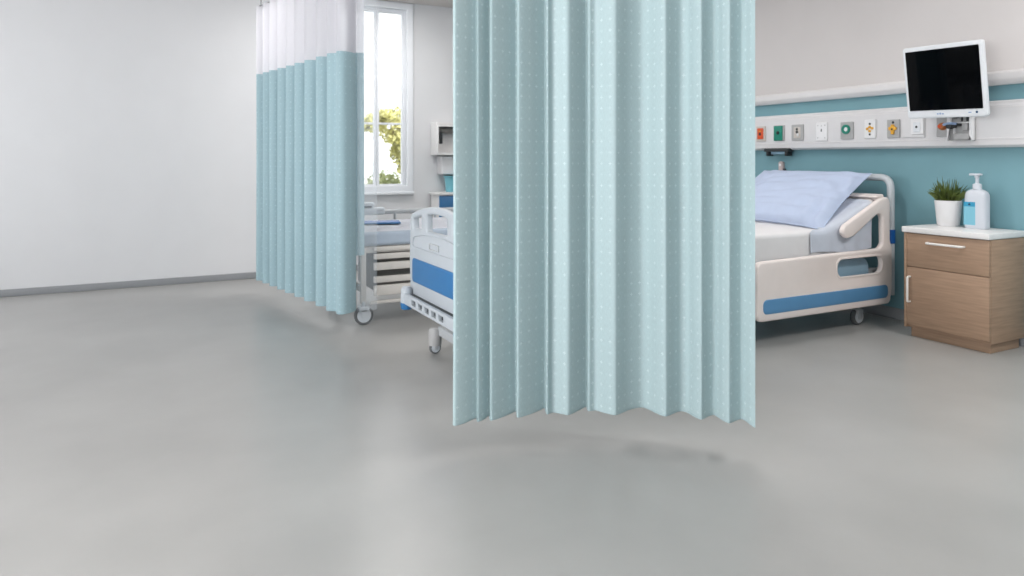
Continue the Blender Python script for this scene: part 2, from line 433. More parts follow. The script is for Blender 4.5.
# --- front curtain: pleats listed as (screen column of the photo at the plan line, offset towards the camera)
Z0 = 3.2
def front(u, out):
    # the curtain hangs on a line 3.2 m before the camera's place, square to the view
    s = (u-512)/700*Z0
    p = CF*(Z0-out)+CR*s*(1-out/Z0)
    return (p.x, p.y)
knots = [(453, .010), (456, .022), (464, .014), (473, -.012), (476.3, -.016), (477.2, .014), (478.6, .022), (484, .006), (488.8, -.022), (489.8, .008), (491.5, .030), (500, .016), (509, -.010), (515.8, -.034),
         (516.8, .004), (518.5, .034), (529, .014), (538, -.016), (544.8, -.042), (545.8, .0), (547.5, .026), (553, .012), (561, .030), (568, .046), (573, .030), (580, -.006), (586, -.036), (587.3, -.004), (589.5, .012),
         (596, .006), (605, .034), (614, .055), (619, .044), (628, .0), (637, -.030), (643, -.036), (650, -.012), (657, .022), (664, .044), (668, .038), (675, .0), (681, -.024), (688, -.012), (694, .020), (700, .040), (703, .034),
         (708, .0), (713, -.022), (717, -.012), (722, .018), (728, .036), (731, .030), (736, .0), (741, -.024), (745, -.016), (750, .014), (755, .036)]
FP = [front(u, o*1.15+.17*((u-604)/151)**2) for u, o in knots]
path = [(p.x, p.y) for p in spline([(a, b, 0) for a, b in FP], 9)]
us = arclen(path)
fc = thing('privacy_curtain', 'large teal privacy curtain with woven crosses hanging in front of the beds', 'curtain', (FP[0][0], FP[0][1], .15), 'teal privacy curtains')
sheet('cloth_panel', M['curtain'], fc, path, us, .15, 2.09, 40, .12)
sheet('net_top', M['net'], fc, path, us, 2.09, 2.735, 10, 0)
hem('hem', M['curtain'], fc, path, .152)
tp = [tuple(p)[:2] for p in spline([(*front(u, .17*((u-604)/151)**2), 0) for u in (438, 500, 560, 604, 650, 710, 770)], 5)]
track('curtain_track', 'ceiling-hung track carrying the large teal curtain', tp, 2.76, [tp[0], tp[15], tp[-1]], 'curtain tracks')

# --- far curtain by the window
NA, FA = Vector((1.30, 5.15)), Vector((.965, 6.95))
dirn = (FA-NA); L = dirn.length; dirn.normalize(); nrm = Vector((-dirn.y, dirn.x))   # nrm points to the left wall / camera side
if nrm.x > 0: nrm = -nrm
kn = [(.17, -.045), (.11, -.064), (.06, -.058), (.025, -.035), (.0, .0), (-.012, .03), (.008, .054), (.05, .052), (.085, .036), (.115, .034), (.15, .055), (.19, .062), (.23, .03), (.25, -.02), (.275, -.045), (.31, -.02), (.345, .035), (.385, .06), (.445, .045)]
x = .445; k = 0
while x < L-.14:
    wv = .225-.008*k
    kn += [(x+wv*.15, .0), (x+wv*.28, -.05), (x+wv*.45, -.025), (x+wv*.6, .035), (x+wv*.8, .06), (x+wv, .045)]
    x += wv; k += 1
kn += [(x+.04, .0), (x+.07, -.04)]
fp = [NA+dirn*a+nrm*o*1.45 for a, o in kn]
path2 = [(p.x, p.y) for p in spline([(p.x, p.y, 0) for p in fp], 8)]
us2 = arclen(path2)
dc = thing('privacy_curtain', 'smaller pale teal curtain with white net top beside the tall window', 'curtain', (NA.x, NA.y, .15), 'teal privacy curtains')
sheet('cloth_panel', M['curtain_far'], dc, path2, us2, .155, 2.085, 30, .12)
sheet('net_top', M['net'], dc, path2, us2, 2.085, 2.72, 8, 0)
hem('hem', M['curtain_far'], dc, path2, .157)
fl_ = [(p.x, p.y) for p in spline([(1.30, 5.19, 0), (1.33, 5.235, 0), (1.375, 5.262, 0), (1.42, 5.255, 0), (1.447, 5.262, 0)], 5)]
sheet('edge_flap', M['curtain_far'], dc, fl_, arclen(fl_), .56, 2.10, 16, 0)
sheet('flap_net', M['net'], dc, fl_, arclen(fl_), 2.10, 2.72, 5, 0)
sp = [(1.355+.0155*i, 5.125-.004*i) for i in range(10)]
st = sheet('clear_strip', M['film'], dc, sp, arclen(sp), .17, 2.70, 6, 0); st['label'] = 'see-through plastic strip along the edge'
e1 = NA+dirn*(L+.12); e0 = NA-dirn*.3
track('curtain_track', 'ceiling-hung track carrying the smaller curtain by the window', [tuple(e0), tuple((e0+e1)/2), tuple(e1)], 2.745, [tuple(e0), tuple(e1)], 'curtain tracks')

# ------------------------------------------------------------------ hospital beds
def caster(parent, x, y, r, top, wide=.032, post=.016, m='bedcool', wheel_m='bedgrey'):
    c = MB()
    c.tube([(x, y, r*1.7), (x, y, top)], post, 10)
    c.box(x-r*.55, x+r*.55, y-wide, y+wide, r*1.35, r*1.95, .008)
    c.box(x-r*.3, x+r*.3, y-wide, y-wide+.008, r*.7, r*1.6, .002).box(x-r*.3, x+r*.3, y+wide-.008, y+wide, r*.7, r*1.6, .002)
    o = c.build('caster', M[m], parent)
    w = MB().lathe([(r*.55, -wide*.6), (r*.92, -wide*.62), (r, -wide*.3), (r, wide*.3), (r*.92, wide*.62), (r*.55, wide*.6)], (x, y, r), 24, 'y')
    w.build('tyre', M['tyre'], o)
    MB().lathe([(r*.2, -wide*.74), (r*.72, -wide*.7), (r*.78, -wide*.4), (r*.78, wide*.4), (r*.72, wide*.7), (r*.2, wide*.74)], (x, y, r), 20, 'y').build('wheel', M[wheel_m], o)
    return o

def underframe(root, x0, x1, y0, y1, deck, low, m):
    f = MB()
    for yy in (y0+.06, y1-.10): f.box(x0+.03, x1-.03, yy, yy+.04, deck-.07, deck-.02, .006)
    for k in range(4):
        xx = x0+.05+(x1-x0-.15)*k/3; f.box(xx, xx+.04, y0+.06, y1-.06, deck-.06, deck-.03, .005)
    f.build('deck_frame', M[m], root)
    f = MB()
    for yy in (y0+.10, y1-.14): f.box(x0+.2, x1-.2, yy, yy+.045, low-.05, low, .008)
    for xx in (x0+.17, x1-.23): f.box(xx, xx+.06, y0+.08, y1-.08, low-.055, low+.005, .008)
    f.build('base_frame', M[m], root)
    for xx in (x0+(x1-x0)*.28, x0+(x1-x0)*.72):
        f = MB().box(xx-.06, xx+.06, (y0+y1)/2-.09, (y0+y1)/2+.09, low-.01, low+(deck-low)*.55, .01).box(xx-.045, xx+.045, (y0+y1)/2-.07, (y0+y1)/2+.07, low+.02, deck-.05, .008)
        f.build('lift_column', M['bedcool'], root)

def footboard(root, x, y0, y1, zb, zt, arch, m, blue, strip):
    """arched end board in the plane x = const"""
    n = 14; cy = (y0+y1)/2; hw = (y1-y0)/2
    top = [(y1-.02-(y1-y0-.04)*k/n, zt+arch*(1-((k/n-.5)*2)**2)) for k in range(n+1)]
    out = rpoly([(y0+.02, zb), (y1-.02, zb), (y1, zb+.25)] + top + [(y0, zb+.25)], [.05, .05, .0]+[.05]+[0]*(n-1)+[.05]+[0], 5)
    gy = .045; hz0 = zt-.085
    def hole(a, b):
        tops = [(a+(b-a)*k/6, min(zt+arch*(1-((a+(b-a)*k/6-cy)/hw)**2)-.045, 9)) for k in range(7)]
        return rpoly([(a, hz0), (b, hz0)] + tops[::-1], [.02, .02, .03]+[0]*5+[.03], 4)[::-1]
    b = MB()
    b.prism('yz', out, x, x+.045, holes=[hole(y1-.23, y1-.075), hole(y0+.32, y1-.32), hole(y0+.075, y0+.23)], bev=.014)
    fb = b.build('footboard', M[m], root)
    # raised arched panel with a grip slot
    z1 = hz0-.03
    pa = [(y1-.07, strip[1]+.07), (y1-.07, z1-.05)] + [(y1-.09-(y1-y0-.18)*k/10, z1-.02+arch*.55*(1-((k/10-.5)*2)**2)) for k in range(11)] + [(y0+.07, z1-.05), (y0+.07, strip[1]+.07)]
    rim = rpoly(pa, [.03, .03]+[0]*11+[.03, .03], 4)
    inner = [(cy+(a-cy)*.965, (strip[1]+z1)/2+.02+(c-(strip[1]+z1)/2-.02)*.88) for a, c in rim]
    MB().prism('yz', rim, x-.007, x+.006, holes=[inner[::-1]], bev=.003).build('panel_rim', M[m], fb)
    sy = cy+.03
    MB().prism('yz', rrect(sy-.075, sy+.075, z1-.075, z1-.035, .008), x-.009, x+.004, holes=[rrect(sy-.068, sy+.068, z1-.069, z1-.041, .006)[::-1]], bev=.002).build('grip_slot', M['bedcool'], fb)
    i = MB().prism('yz', rrect(y0+.08, y1-.08, strip[0], strip[1], .025), x-.008, x+.01, bev=.004).build('inset_strip', M[blue], fb)
    i['label'] = 'blue inset strip'
    return fb

def bumper_bar(root, x, y0, y1, z, m):
    """slotted bar along the foot end with corner bumpers"""
    slots = []
    k = y1-.16
    while k-.09 > y0+.08:
        slots.append(rrect(k-.075, k, z-.016, z+.016, .006)[::-1]); k -= .115
    q = MB().prism('yz', rrect(y0+.02, y1-.02, z-.034, z+.034, .012), x-.06, x-.035, holes=slots, bev=.004).build('bumper_bar', M[m], root)
    MB().box(x-.036, x+.02, y0+.05, y1-.05, z-.028, z+.028, .004).build('slot_backing', M['dark'], q)
    for yy in (y0, y1):
        c = MB().lathe([(.0, z+.075), (.026, z+.072), (.036, z+.055), (.038, z-.03)], (x-.035, yy, 0), 20)
        o = c.build('corner_bumper', M[m], root)
        q = MB().lathe([(.038, z-.03), (.039, z-.045), (.034, z-.07), (.026, z-.074)], (x-.035, yy, 0), 20).build('bumper_foot', M['blueB'], o)
        q['label'] = 'blue lower end of the bumper'

# ---------------- bed A: the raised bed at the right against the teal headwall
ax0, ax1, ay0, ay1 = 3.45, 5.2, 3.50, 4.56
A = thing('hospital_bed', 'raised bed with white side rail and blue strip against the teal wall', 'hospital bed', (ax0, ay0, 0), 'hospital beds')
underframe(A, ax0, 5.1, ay0, ay1, .46, .2, 'bedcool')
for xx in (ax0+.2, 4.9):
    for yy in (ay0+.12, ay1-.12): caster(A, xx, yy, .065, .2)
footboard(A, ax0, ay0+.03, ay1-.03, .34, .83, .05, 'bedplastic', 'blueA', (.45, .55))
# blue-grey platform under the mattress with a rolled end
MB().prism('xz', rrect(ax0+.06, 4.945, .31, .532, .08), ay0+.045, ay1-.045, bev=.02).build('mattress_platform', M['mattblue'], A)
# mattress in a white sheet, head end raised
mprof = rpoly([(ax0+.06, .535), (4.86, .535), (4.96, .59), (5.035, .955), (5.02, .985), (4.95, .955), (4.46, .757), (ax0+.06, .762)], [.04, .07, .07, .03, .02, .03, .12, .05])
MB().prism('xz', mprof, ay0+.055, ay1-.055, bev=.03).build('mattress', M['sheet'], A)
# pale blue draw sheet over the raised part, hanging over the near side
ds = MB()
pl = spline([(a, 0, b) for a, b in [(4.28, .765), (4.45, .766), (4.6, .817), (4.75, .879), (4.9, .939), (4.96, .968)]], 6)
def zat(x):
    for a, b in zip(pl, pl[1:]):
        if x <= b.x: return a.z+(b.z-a.z)*(x-a.x)/max(b.x-a.x, 1e-6)
    return pl[-1].z
rows = []
for p in pl:
    rr = []
    for (yy, dz) in ((ay0+.05, None), (ay0+.046, -.09), (ay0+.046, -.035), (ay0+.052, -.012), (ay0+.072, .0), (ay0+.1, .003), (ay0+.3, .003), (ay0+.6, .003), (ay1-.09, .003), (ay1-.058, -.008)):
        xx = max(p.x, 4.28+min(.3, max(0, (yy-ay0-.06)*4)))
        zz = zat(xx)
        rr.append(ds.bm.verts.new((xx, yy+.006*math.sin(p.x*38)*(1 if dz is None else .4 if dz < -.08 else 0)-.003, (.60+.01*math.sin(p.x*9)) if dz is None else zz+dz)))
    rows.append(rr)
for a, b in zip(rows, rows[1:]):
    for k in range(len(a)-1): ds.bm.faces.new((a[k], b[k], b[k+1], a[k+1]))
bmesh.ops.remove_doubles(ds.bm, verts=ds.bm.verts[:], dist=1e-4)
bmesh.ops.solidify(ds.bm, geom=ds.bm.faces[:], thickness=-.005)
bmesh.ops.recalc_face_normals(ds.bm, faces=ds.bm.faces[:])
ds.build('draw_sheet', M['bluesheet'], A, smooth=60)
# moulded end of the back section
MB().prism('xz', rpoly([(5.02, .93), (5.06, .92), (5.085, .985), (5.075, 1.02), (4.985, 1.005), (4.985, .99), (5.03, .99)], [.01, .01, .02, .015, .008, .008, .01]), ay0+.02, ay1-.02, bev=.006).build('backrest_end', M['bedplastic'], A)
# near side rail: panel with hand hole, post and sloping arm in one moulding
def side_rail(y, name='side_rail'):
    out = rpoly([(3.68, .17), (5.10, .17), (5.125, .30), (5.125, .60), (5.10, .66), (5.10, .96), (5.075, 1.0), (4.985, .985), (4.575, .80), (4.545, .745), (4.60, .70), (4.68, .715), (4.96, .875), (5.005, .85), (5.01, .64), (4.97, .606), (3.68, .585)],
                [.06, .05, .05, .05, .05, .05, .05, .06, .05, .04, .045, .08, .05, .04, .03, .03, .06], 6)
    b = MB().prism('xz', out, y-.022, y+.022, holes=[rrect(4.485, 5.0, .418, .553, .058)[::-1]], bev=.016)
    o = b.build(name, M['bedplastic'], A)
    MB().prism('xz', rrect(4.472, 5.013, .405, .566, .065), y-.026, y-.016, holes=[rrect(4.488, 4.997, .421, .55, .055)[::-1]], bev=.003).build('hole_rim', M['bedplastic'], o)
    s = MB().prism('xz', rrect(3.735, 5.065, .222, .322, .035), y-.027, y-.012, bev=.005).build('inset_strip', M['blueA'], o)
    s['label'] = 'soft blue inset strip'
    return o
side_rail(ay0)
MB().prism('xz', rpoly([(3.70, .30), (5.10, .30), (5.10, .62), (3.70, .6)], .06), ay1-.02, ay1+.02, bev=.014).build('side_rail', M['bedplastic'], A)
# head loop of bent tube with blue bands
hx = 5.2
MB().tube(bent([(hx, ay0+.045, .22), (hx, ay0+.045, 1.145), (hx, ay1-.045, 1.145), (hx, ay1-.045, .22)], .09, 8), .028, 14).build('head_loop', M['bedgrey'], A)
for yy in (ay0+.045, ay1-.045):
    o = MB().lathe([(.029, .625), (.033, .628), (.033, .732), (.029, .735)], (hx, yy, 0), 18).build('tube_band', M['bluedark'], A); o['label'] = 'dark blue band round the head tube'
for yy in (ay0+.05, ay1-.09): MB().box(hx-.14, hx-.02, yy, yy+.04, .40, .44, .006).build('head_bracket', M['bedcool'], A)

# pillow lying on the raised back section
def pillow():
    P00, P10, P11, P01 = Vector((4.46, 3.585, .765)), Vector((5.125, 3.66, 1.175)), Vector((5.125, 4.76, 1.18)), Vector((4.42, 4.68, .785))
    N = 40; bm = bmesh.new(); top = []; bot = []
    nor = (P10-P00).cross(P01-P00).normalized()
    def row(sign, T):
        g = []
        for j in range(N+1):
            r = []
            for i in range(N+1):
                s, t = i/N, j/N; a, b = 2*s-1, 2*t-1
                # edges drawn in a little between the corners
                s2 = s+(-a)*.045*(1-b*b)*abs(a)**3; t2 = t+(-b)*.03*(1-a*a)*abs(b)**3
                p = P00*(1-s2)*(1-t2)+P10*s2*(1-t2)+P11*s2*t2+P01*(1-s2)*t2
                h = ((1-a**4)*(1-b**4))**(.6 if sign > 0 else .45)
                wr = noise.noise(Vector((a*1.6+2, b*7, 1)))*.06*min(1, max(0, (abs(b)-.35)*1.8))*(1-b**8)*(1-max(a, 0)**3)
                wr += noise.noise(Vector((a*5, b*2.2+a*3, 4)))*.018*(1-a**6)*(1-b**6)
                wr += .013*math.sin(a*15+4*noise.noise(Vector((a*2, b*2, 7))))*math.exp(-(b+1)*3.2)*(1-a**6)+.010*math.sin(b*13+5*noise.noise(Vector((a*2, b*2, 2))))*math.exp(-(a+1)*3.5)*(1-b**6)
                p = p+nor*(sign*T*h+(wr*h**.3 if sign > 0 else 0))
                r.append(bm.verts.new(p))
            g.append(r)
        for j in range(N):
            for i in range(N): bm.faces.new((g[j][i], g[j][i+1], g[j+1][i+1], g[j+1][i]))
        return g
    row(1, .09); row(-1, .065)
    bmesh.ops.remove_doubles(bm, verts=bm.verts[:], dist=.0008)
    bmesh.ops.recalc_face_normals(bm, faces=bm.faces[:])
    m = MB(); m.bm.free(); m.bm = bm
    loc = (4.75, 4.15, .80)
    p = thing('pillow', 'light blue pillow propped on the raised end of the bed', 'pillow', loc)
    m.build('pillowcase', M['pillow'], p, smooth=38)
    # seam piping round the edge
    e = []
    for k in range(4*N):
        q, f = divmod(k, N); u = f/N
        s, t = ((u, 0), (1, u), (1-u, 1), (0, 1-u))[q]; a, b = 2*s-1, 2*t-1
        s2 = s+(-a)*.045*(1-b*b)*abs(a)**3; t2 = t+(-b)*.03*(1-a*a)*abs(b)**3
        e.append(P00*(1-s2)*(1-t2)+P10*s2*(1-t2)+P11*s2*t2+P01*(1-s2)*t2)
    MB().tube(e, .005, 6, closed=True).build('seam', M['pillow'], p)
pillow()

# ---------------- bed B: seen from its foot end, left of the big curtain
bx0, bx1, by0, by1 = 1.5, 3.38, 3.40, 4.37
B = thing('hospital_bed', 'grey bed with bright blue panel on its footboard beside the large curtain', 'hospital bed', (bx0, by0, 0), 'hospital beds')
underframe(B, bx0+.02, bx1, by0-.06, by1+.06, .5, .18, 'bedcool')
footboard(B, bx0, by0, by1, .40, .935, .07, 'bedmid', 'blueB', (.51, .66))
bumper_bar(B, bx0, by0+.04, by1-.05, .40, 'bedmid')
for xx in (bx0+.18, bx1-.2):
    for yy in (by0+.0, by1-.0):
        MB().lathe([(.02, .055), (.042, .058), (.044, .15), (.036, .17), (.01, .175)], (xx, yy, 0), 18).build('leg_post', M['plategrey'], B)
        caster(B, xx, yy, .04, .07, .022, .012)
MB().prism('xz', rpoly([(bx0+.06, .53), (bx1-.05, .53), (bx1-.05, .68), (bx0+.06, .68)], .05), by0+.05, by1-.05, bev=.03).build('mattress', M['mattgrey'], B)
MB().prism('xz', rpoly([(bx0+.055, .60), (bx1-.5, .60), (bx1-.5, .69), (bx0+.055, .69)], [.01, .01, .03, .03]), by0+.045, by1-.045, bev=.02).build('blanket', M['blanket'], B)
MB().prism('yz', rpoly([(by0+.03, .4), (by1-.03, .4), (by1-.03, 1.0), (by0+.03, 1.0)], .08), bx1-.02, bx1+.025, holes=[rrect(by0+.15, by1-.15, .88, .94, .025)[::-1]], bev=.014).build('headboard', M['bedmid'], B)
for yy in (by0+.01, by1-.01):
    MB().tube(bent([(bx0+.75, yy, .52), (bx0+.75, yy, .80), (bx1-.2, yy, .80), (bx1-.2, yy, .52)], .08), .016, 10).tube([(bx0+.76, yy, .67), (bx1-.21, yy, .67)], .012, 8).build('side_rail', M['bedmid'], B)

# ---------------- bed C: low slatted side, behind the smaller curtain
cx0, cx1, cy0, cy1 = 1.43, 3.4, 5.38, 6.32
D = thing('hospital_bed', 'white-covered bed with slatted side under the tall window', 'hospital bed', (cx0, cy0, 0), 'hospital beds')
f = MB()
for z0, z1, d in ((.565, .60, 0), (.500, .545, .006), (.415, .475, 0), (.315, .365, .006), (.215, .295, 0)): f.box(cx0+.13, cx1-.03, cy0+d, cy0+.03+d, z0, z1, .006)
f.box(cx0+.1, cx1-.03, cy0+.01, cy0+.03, .15, .175, .005)
f.build('side_slats', M['beige'], D)
f = MB()
for xx in (cx0+.045, cx1-.05):
    for yy in (cy0+.02, cy1-.04): f.box(xx-.022, xx+.022, yy-.02, yy+.02, .16, .60, .006)
f.box(cx0+.02, cx1-.03, cy0+.03, cy0+.07, .55, .60, .005).box(cx0+.02, cx1-.03, cy1-.07, cy1-.03, .55, .60, .005).box(cx0+.02, cx0+.06, cy0+.03, cy1-.03, .53, .60, .005).box(cx1-.07, cx1-.03, cy0+.03, cy1-.03, .53, .60, .005)
f.box(cx0+.02, cx0+.05, cy0+.04, cy1-.06, .25, .30, .005).box(cx1-.06, cx1-.03, cy0+.04, cy1-.06, .25, .30, .005)
f.build('frame', M['beige'], D)
MB().box(cx0+.2, cx1-.1, cy0+.18, cy1-.18, .2, .5, .02).build('drive_housing', M['housing'], D)
for xx in (cx0+.045, cx1-.05):
    for yy in (cy0+.0, cy1-.04): caster(D, xx, yy, .075, .18, .03, .014, 'bedgrey', 'bedgrey')
MB().prism('xz', rpoly([(cx0, .605), (cx1-.03, .605), (cx1-.03, .72), (cx0, .72)], .035), cy0+.01, cy1-.02, bev=.03).build('mattress', M['mattgrey'], D)
# blanket: soft white top
bl = MB(); N1, N2 = 40, 24; g = []
for j in range(N2+1):
    r = []
    for i in range(N1+1):
        xx = cx0+.01+(cx1-.45-cx0)*i/N1; yy = cy0+.03+(cy1-cy0-.07)*j/N2
        ed = min(1, min(i, N1-i, 3*j, 3*(N2-j))/3)
        r.append(bl.bm.verts.new((xx, yy, .717+.02*ed+.012*noise.noise(Vector((xx*4, yy*6, 0)))*ed)))
    g.append(r)
for j in range(N2):
    for i in range(N1): bl.bm.faces.new((g[j][i], g[j][i+1], g[j+1][i+1], g[j+1][i]))
bmesh.ops.solidify(bl.bm, geom=bl.bm.faces[:], thickness=.01)
bmesh.ops.recalc_face_normals(bl.bm, faces=bl.bm.faces[:])
bl.build('blanket', M['blanket'], D, smooth=60)
fr_ = MB().tube([(cx0+.36, cy1, .80), (cx1-.3, cy1, .80)], .021, 12)
for xx in (cx0+.6, cx0+1.0, cx1-.35): fr_.tube([(xx, cy1, .58), (xx, cy1, .80)], .012, 8)
rl = fr_.build('far_rail', M['bedcool'], D)
bxx = MB().box(cx0+.28, cx0+.50, cy1-.035, cy1+.035, .775, .845, .022, 3).box(cx0+.27, cx0+.40, cy1-.03, cy1+.03, .84, .895, .02, 3)
o = bxx.build('rail_housing', M['bedgrey'], rl); o['label'] = 'white housing at the end of the rail'
MB().box(cx0+.30, cx0+.37, cy1-.034, cy1-.028, .845, .862, .002).build('latch', M['dark'], rl)
# blue folder on the bed
R_ = Matrix.Translation((1.74, 5.80, .753)) @ Matrix.Rotation(math.radians(-14), 4, 'Z')
fo = thing('folder', 'flat blue folder lying on the white blanket', 'folder', (1.74, 5.80, .742))
MB().box(-.16, .16, -.10, .10, -.006, .006, .003, mx=R_).build('cover', M['drawerblue'], fo)
MB().box(-.152, .152, -.095, .09, .0062, .0075, .0004, 1, mx=R_).build('spine_strip', M['bluedark'], fo)

# ------------------------------------------------------------------ bedside cabinet
kx, ky0, ky1 = 4.90, 2.64, 3.245
K = thing('bedside_cabinet', 'oak bedside cabinet with white top beside the raised bed', 'cabinet', (5.1, 2.94, 0))
c = MB()
c.box(kx+.02, 5.31, ky1-.03, ky1-.008, .07, .76, .002).box(kx+.02, 5.31, ky0+.008, ky0+.03, .07, .76, .002).box(kx+.02, 5.31, ky0+.03, ky1-.03, .07, .09).box(5.29, 5.31, ky0+.03, ky1-.03, .09, .76)
c.box(kx+.02, 5.29, ky0+.03, ky1-.03, .50, .515).box(kx+.0, kx+.02, ky1-.028, ky1-.008, .07, .758, .001).box(kx+.05, 5.29, ky0+.03, ky1-.03, .0, .07, .003)
c.build('body', M['wood'], K)
MB().box(kx-.02, 5.325, ky0, ky1, .76, .802, .007, 3).build('top', M['topwhite'], K)
d = MB().box(kx-.002, kx+.018, ky0+.010, ky1-.031, .516, .755, .0025).build('drawer', M['wood'], K)
hb = lambda pts, r: MB().tube(bent(pts, .012, 4), r, 10)
hb([(kx-.002, 3.055, .697), (kx-.034, 3.055, .697), (kx-.034, 2.81, .697), (kx-.002, 2.81, .697)], .0085).build('handle', M['handle'], d)
d = MB().box(kx-.002, kx+.018, ky0+.010, ky1-.031, .092, .511, .0025).build('door', M['wood'], K)
hb([(kx-.002, 3.19, .44), (kx-.034, 3.19, .44), (kx-.034, 3.19, .26), (kx-.002, 3.19, .26)], .0075).build('handle', M['handle'], d)

# potted plant
px, py, pz = 5.215, 3.105, .802
Pp = thing('potted_plant', 'small spiky green plant in a white pot on the cabinet', 'plant', (px, py, pz))
MB().lathe([(.02, pz+.0), (.067, pz+.0), (.072, pz+.006), (.088, pz+.176), (.089, pz+.185), (.084, pz+.187), (.080, pz+.17), (.0765, pz+.15), (.03, pz+.15)], (px, py, 0), 36).build('pot', M['pot'], Pp)
MB().lathe([(.001, pz+.158), (.04, pz+.162), (.0765, pz+.156), (.0765, pz+.152), (.02, pz+.151)], (px, py, 0), 24).build('soil', M['soil'], Pp)
fl = MB(); rn = random.Random(3)
for k in range(125):
    a = rn.uniform(0, 2*math.pi); lean = rn.random()**.7; ln = rn.uniform(.14, .235)*(1-.12*lean)
    d = Vector((math.cos(a), math.sin(a), 0)); base = Vector((px, py, pz+.155))+d*.055*rn.random()
    pts = []
    for t in (0, .35, .7, 1):
        pts.append(base+d*(lean*.125*t**1.25)*ln/.19+Vector((0, 0, ln*(t*(1-.10*lean)-.38*lean*t*t)))); pts[-1].x = min(pts[-1].x, 5.335)
    fl.tube(pts, [.005, .0085, .0062, .0008], 4, flat=.3)
fl.build('foliage', M['leaf'], Pp, smooth=60)

# pump bottle
qx, qy = 5.185, 2.885
Q = thing('pump_bottle', 'white pump bottle with light blue label beside the potted plant', 'bottle', (qx, qy, .802))
rings = []
b = MB()
for z, k in ((.802, .92), (.806, .98), (.815, 1), (1.02, 1), (1.04, .98), (1.056, .9), (1.068, .74), (1.076, .52), (1.08, .36)):
    w_, d_ = .074*k, .046*k
    rings.append([b.bm.verts.new((qx+p[0], qy+p[1], z)) for p in rrect(-d_, d_, -w_, w_, min(.034*k, d_*.95), 5)])
for a, c in zip(rings, rings[1:]):
    n = len(a)
    for k in range(n): b.bm.faces.new((a[k], a[(k+1) % n], c[(k+1) % n], c[k]))
b.bm.faces.new(rings[0][::-1]); b.bm.faces.new(rings[-1])
b.build('bottle_body', M['bottle'], Q, smooth=50)
pm = MB().lathe([(.028, 1.078), (.028, 1.112), (.024, 1.118), (.012, 1.12), (.012, 1.16), (.016, 1.165), (.016, 1.18), (.010, 1.187)], (qx, qy, 0), 24)
pm.prism('xy', rpoly([(qx-.018, qy+.05), (qx+.018, qy+.046), (qx+.018, qy-.03), (qx-.018, qy-.03)], .01), 1.176, 1.190, bev=.004)
pm.build('pump', M['bottle'], Q)
lb = MB().prism('yz', rrect(qy-.012, qy+.066, .828, .990, .004), qx-.0472, qx-.0455)
lb = lb.build('label', M['labelblue'], Q)
MB().prism('yz', rrect(qy-.012, qy+.066, .958, .990, .003), qx-.0480, qx-.0470).build('label_band', M['labelband'], lb)
MB().prism('yz', [(qy+.020, .967), (qy+.034, .967), (qy+.036, .973), (qy+.027, .984), (qy+.018, .973)], qx-.0486, qx-.0479).build('emblem', M['mark'], lb)

# ------------------------------------------------------------------ service panel on the headwall and its outlets
PX = 5.265
pn = thing('service_panel', 'long white medical service panel on the wall above the bed', 'wall panel', (XR, 4.2, 1.53))
prof = rpoly([(XR, 1.375), (PX+.03, 1.375), (PX+.004, 1.392), (PX+.002, 1.425), (PX, 1.43), (PX, 1.668), (PX+.012, 1.682), (PX+.012, 1.696), (PX+.022, 1.704), (XR, 1.704)], [0, .012, .006, .003, .002, .004, .004, .004, .004, 0], 4)
MB().prism('xz', prof, 2.2, 6.6).build('housing', M['panelwhite'], pn)
MB().box(PX-.002, PX+.004, 2.2, 6.6, 1.436, 1.442, .001).box(PX-.002, PX+.004, 2.2, 6.6, 1.654, 1.660, .001).build('groove_strip', M['trimwhite'], pn)
for yy in (2.19, 6.6): MB().prism('xz', prof, yy, yy+.01).build('end_cap', M['panelwhite'], pn)

S = PX/5.35
def yz(y0, y1): return y0*S, y1*S
def outlet(label, ya, yb, plate, z0=1.460, z1=1.606, th=.014):
    a, b = sorted((ya*S, yb*S)); cy = (a+b)/2; cz = (z0+z1)/2
    o = thing('wall_outlet', label, 'outlet', (PX, cy, cz), 'outlets on the service panel')
    MB().prism('yz', rrect(a, b, z0, z1, .006), PX-th, PX+.001, bev=.003).build('plate', M[plate], o)
    return o, cy, cz, PX-th
def disc(parent, name, m, x, y, z, r, t=.006, hole=0, seg=20):
    if hole: pr = [(hole, 0), (r, 0), (r, -t), (hole, -t), (hole, 0)]
    else: pr = [(r, .002), (r, -t*.8), (r*.85, -t), (.0005, -t)]
    mb = MB()
    rings = [[mb.bm.verts.new((x+zz, y+rr*math.cos(2*math.pi*k/seg), z+rr*math.sin(2*math.pi*k/seg))) for k in range(seg)] for rr, zz in pr]
    for p, q in zip(rings, rings[1:]):
        for k in range(seg): mb.bm.faces.new((p[k], p[(k+1) % seg], q[(k+1) % seg], q[k]))
    bmesh.ops.remove_doubles(mb.bm, verts=mb.bm.verts[:], dist=1e-5)
    bmesh.ops.recalc_face_normals(mb.bm, faces=mb.bm.faces[:])
    return mb.build(name, M[m], parent)
def blk(parent, name, m, x, y, z, w, h, t=.006, bev=.002):
    return MB().box(x-t, x+.002, y-w/2, y+w/2, z-h/2, z+h/2, bev).build(name, M[m], parent)

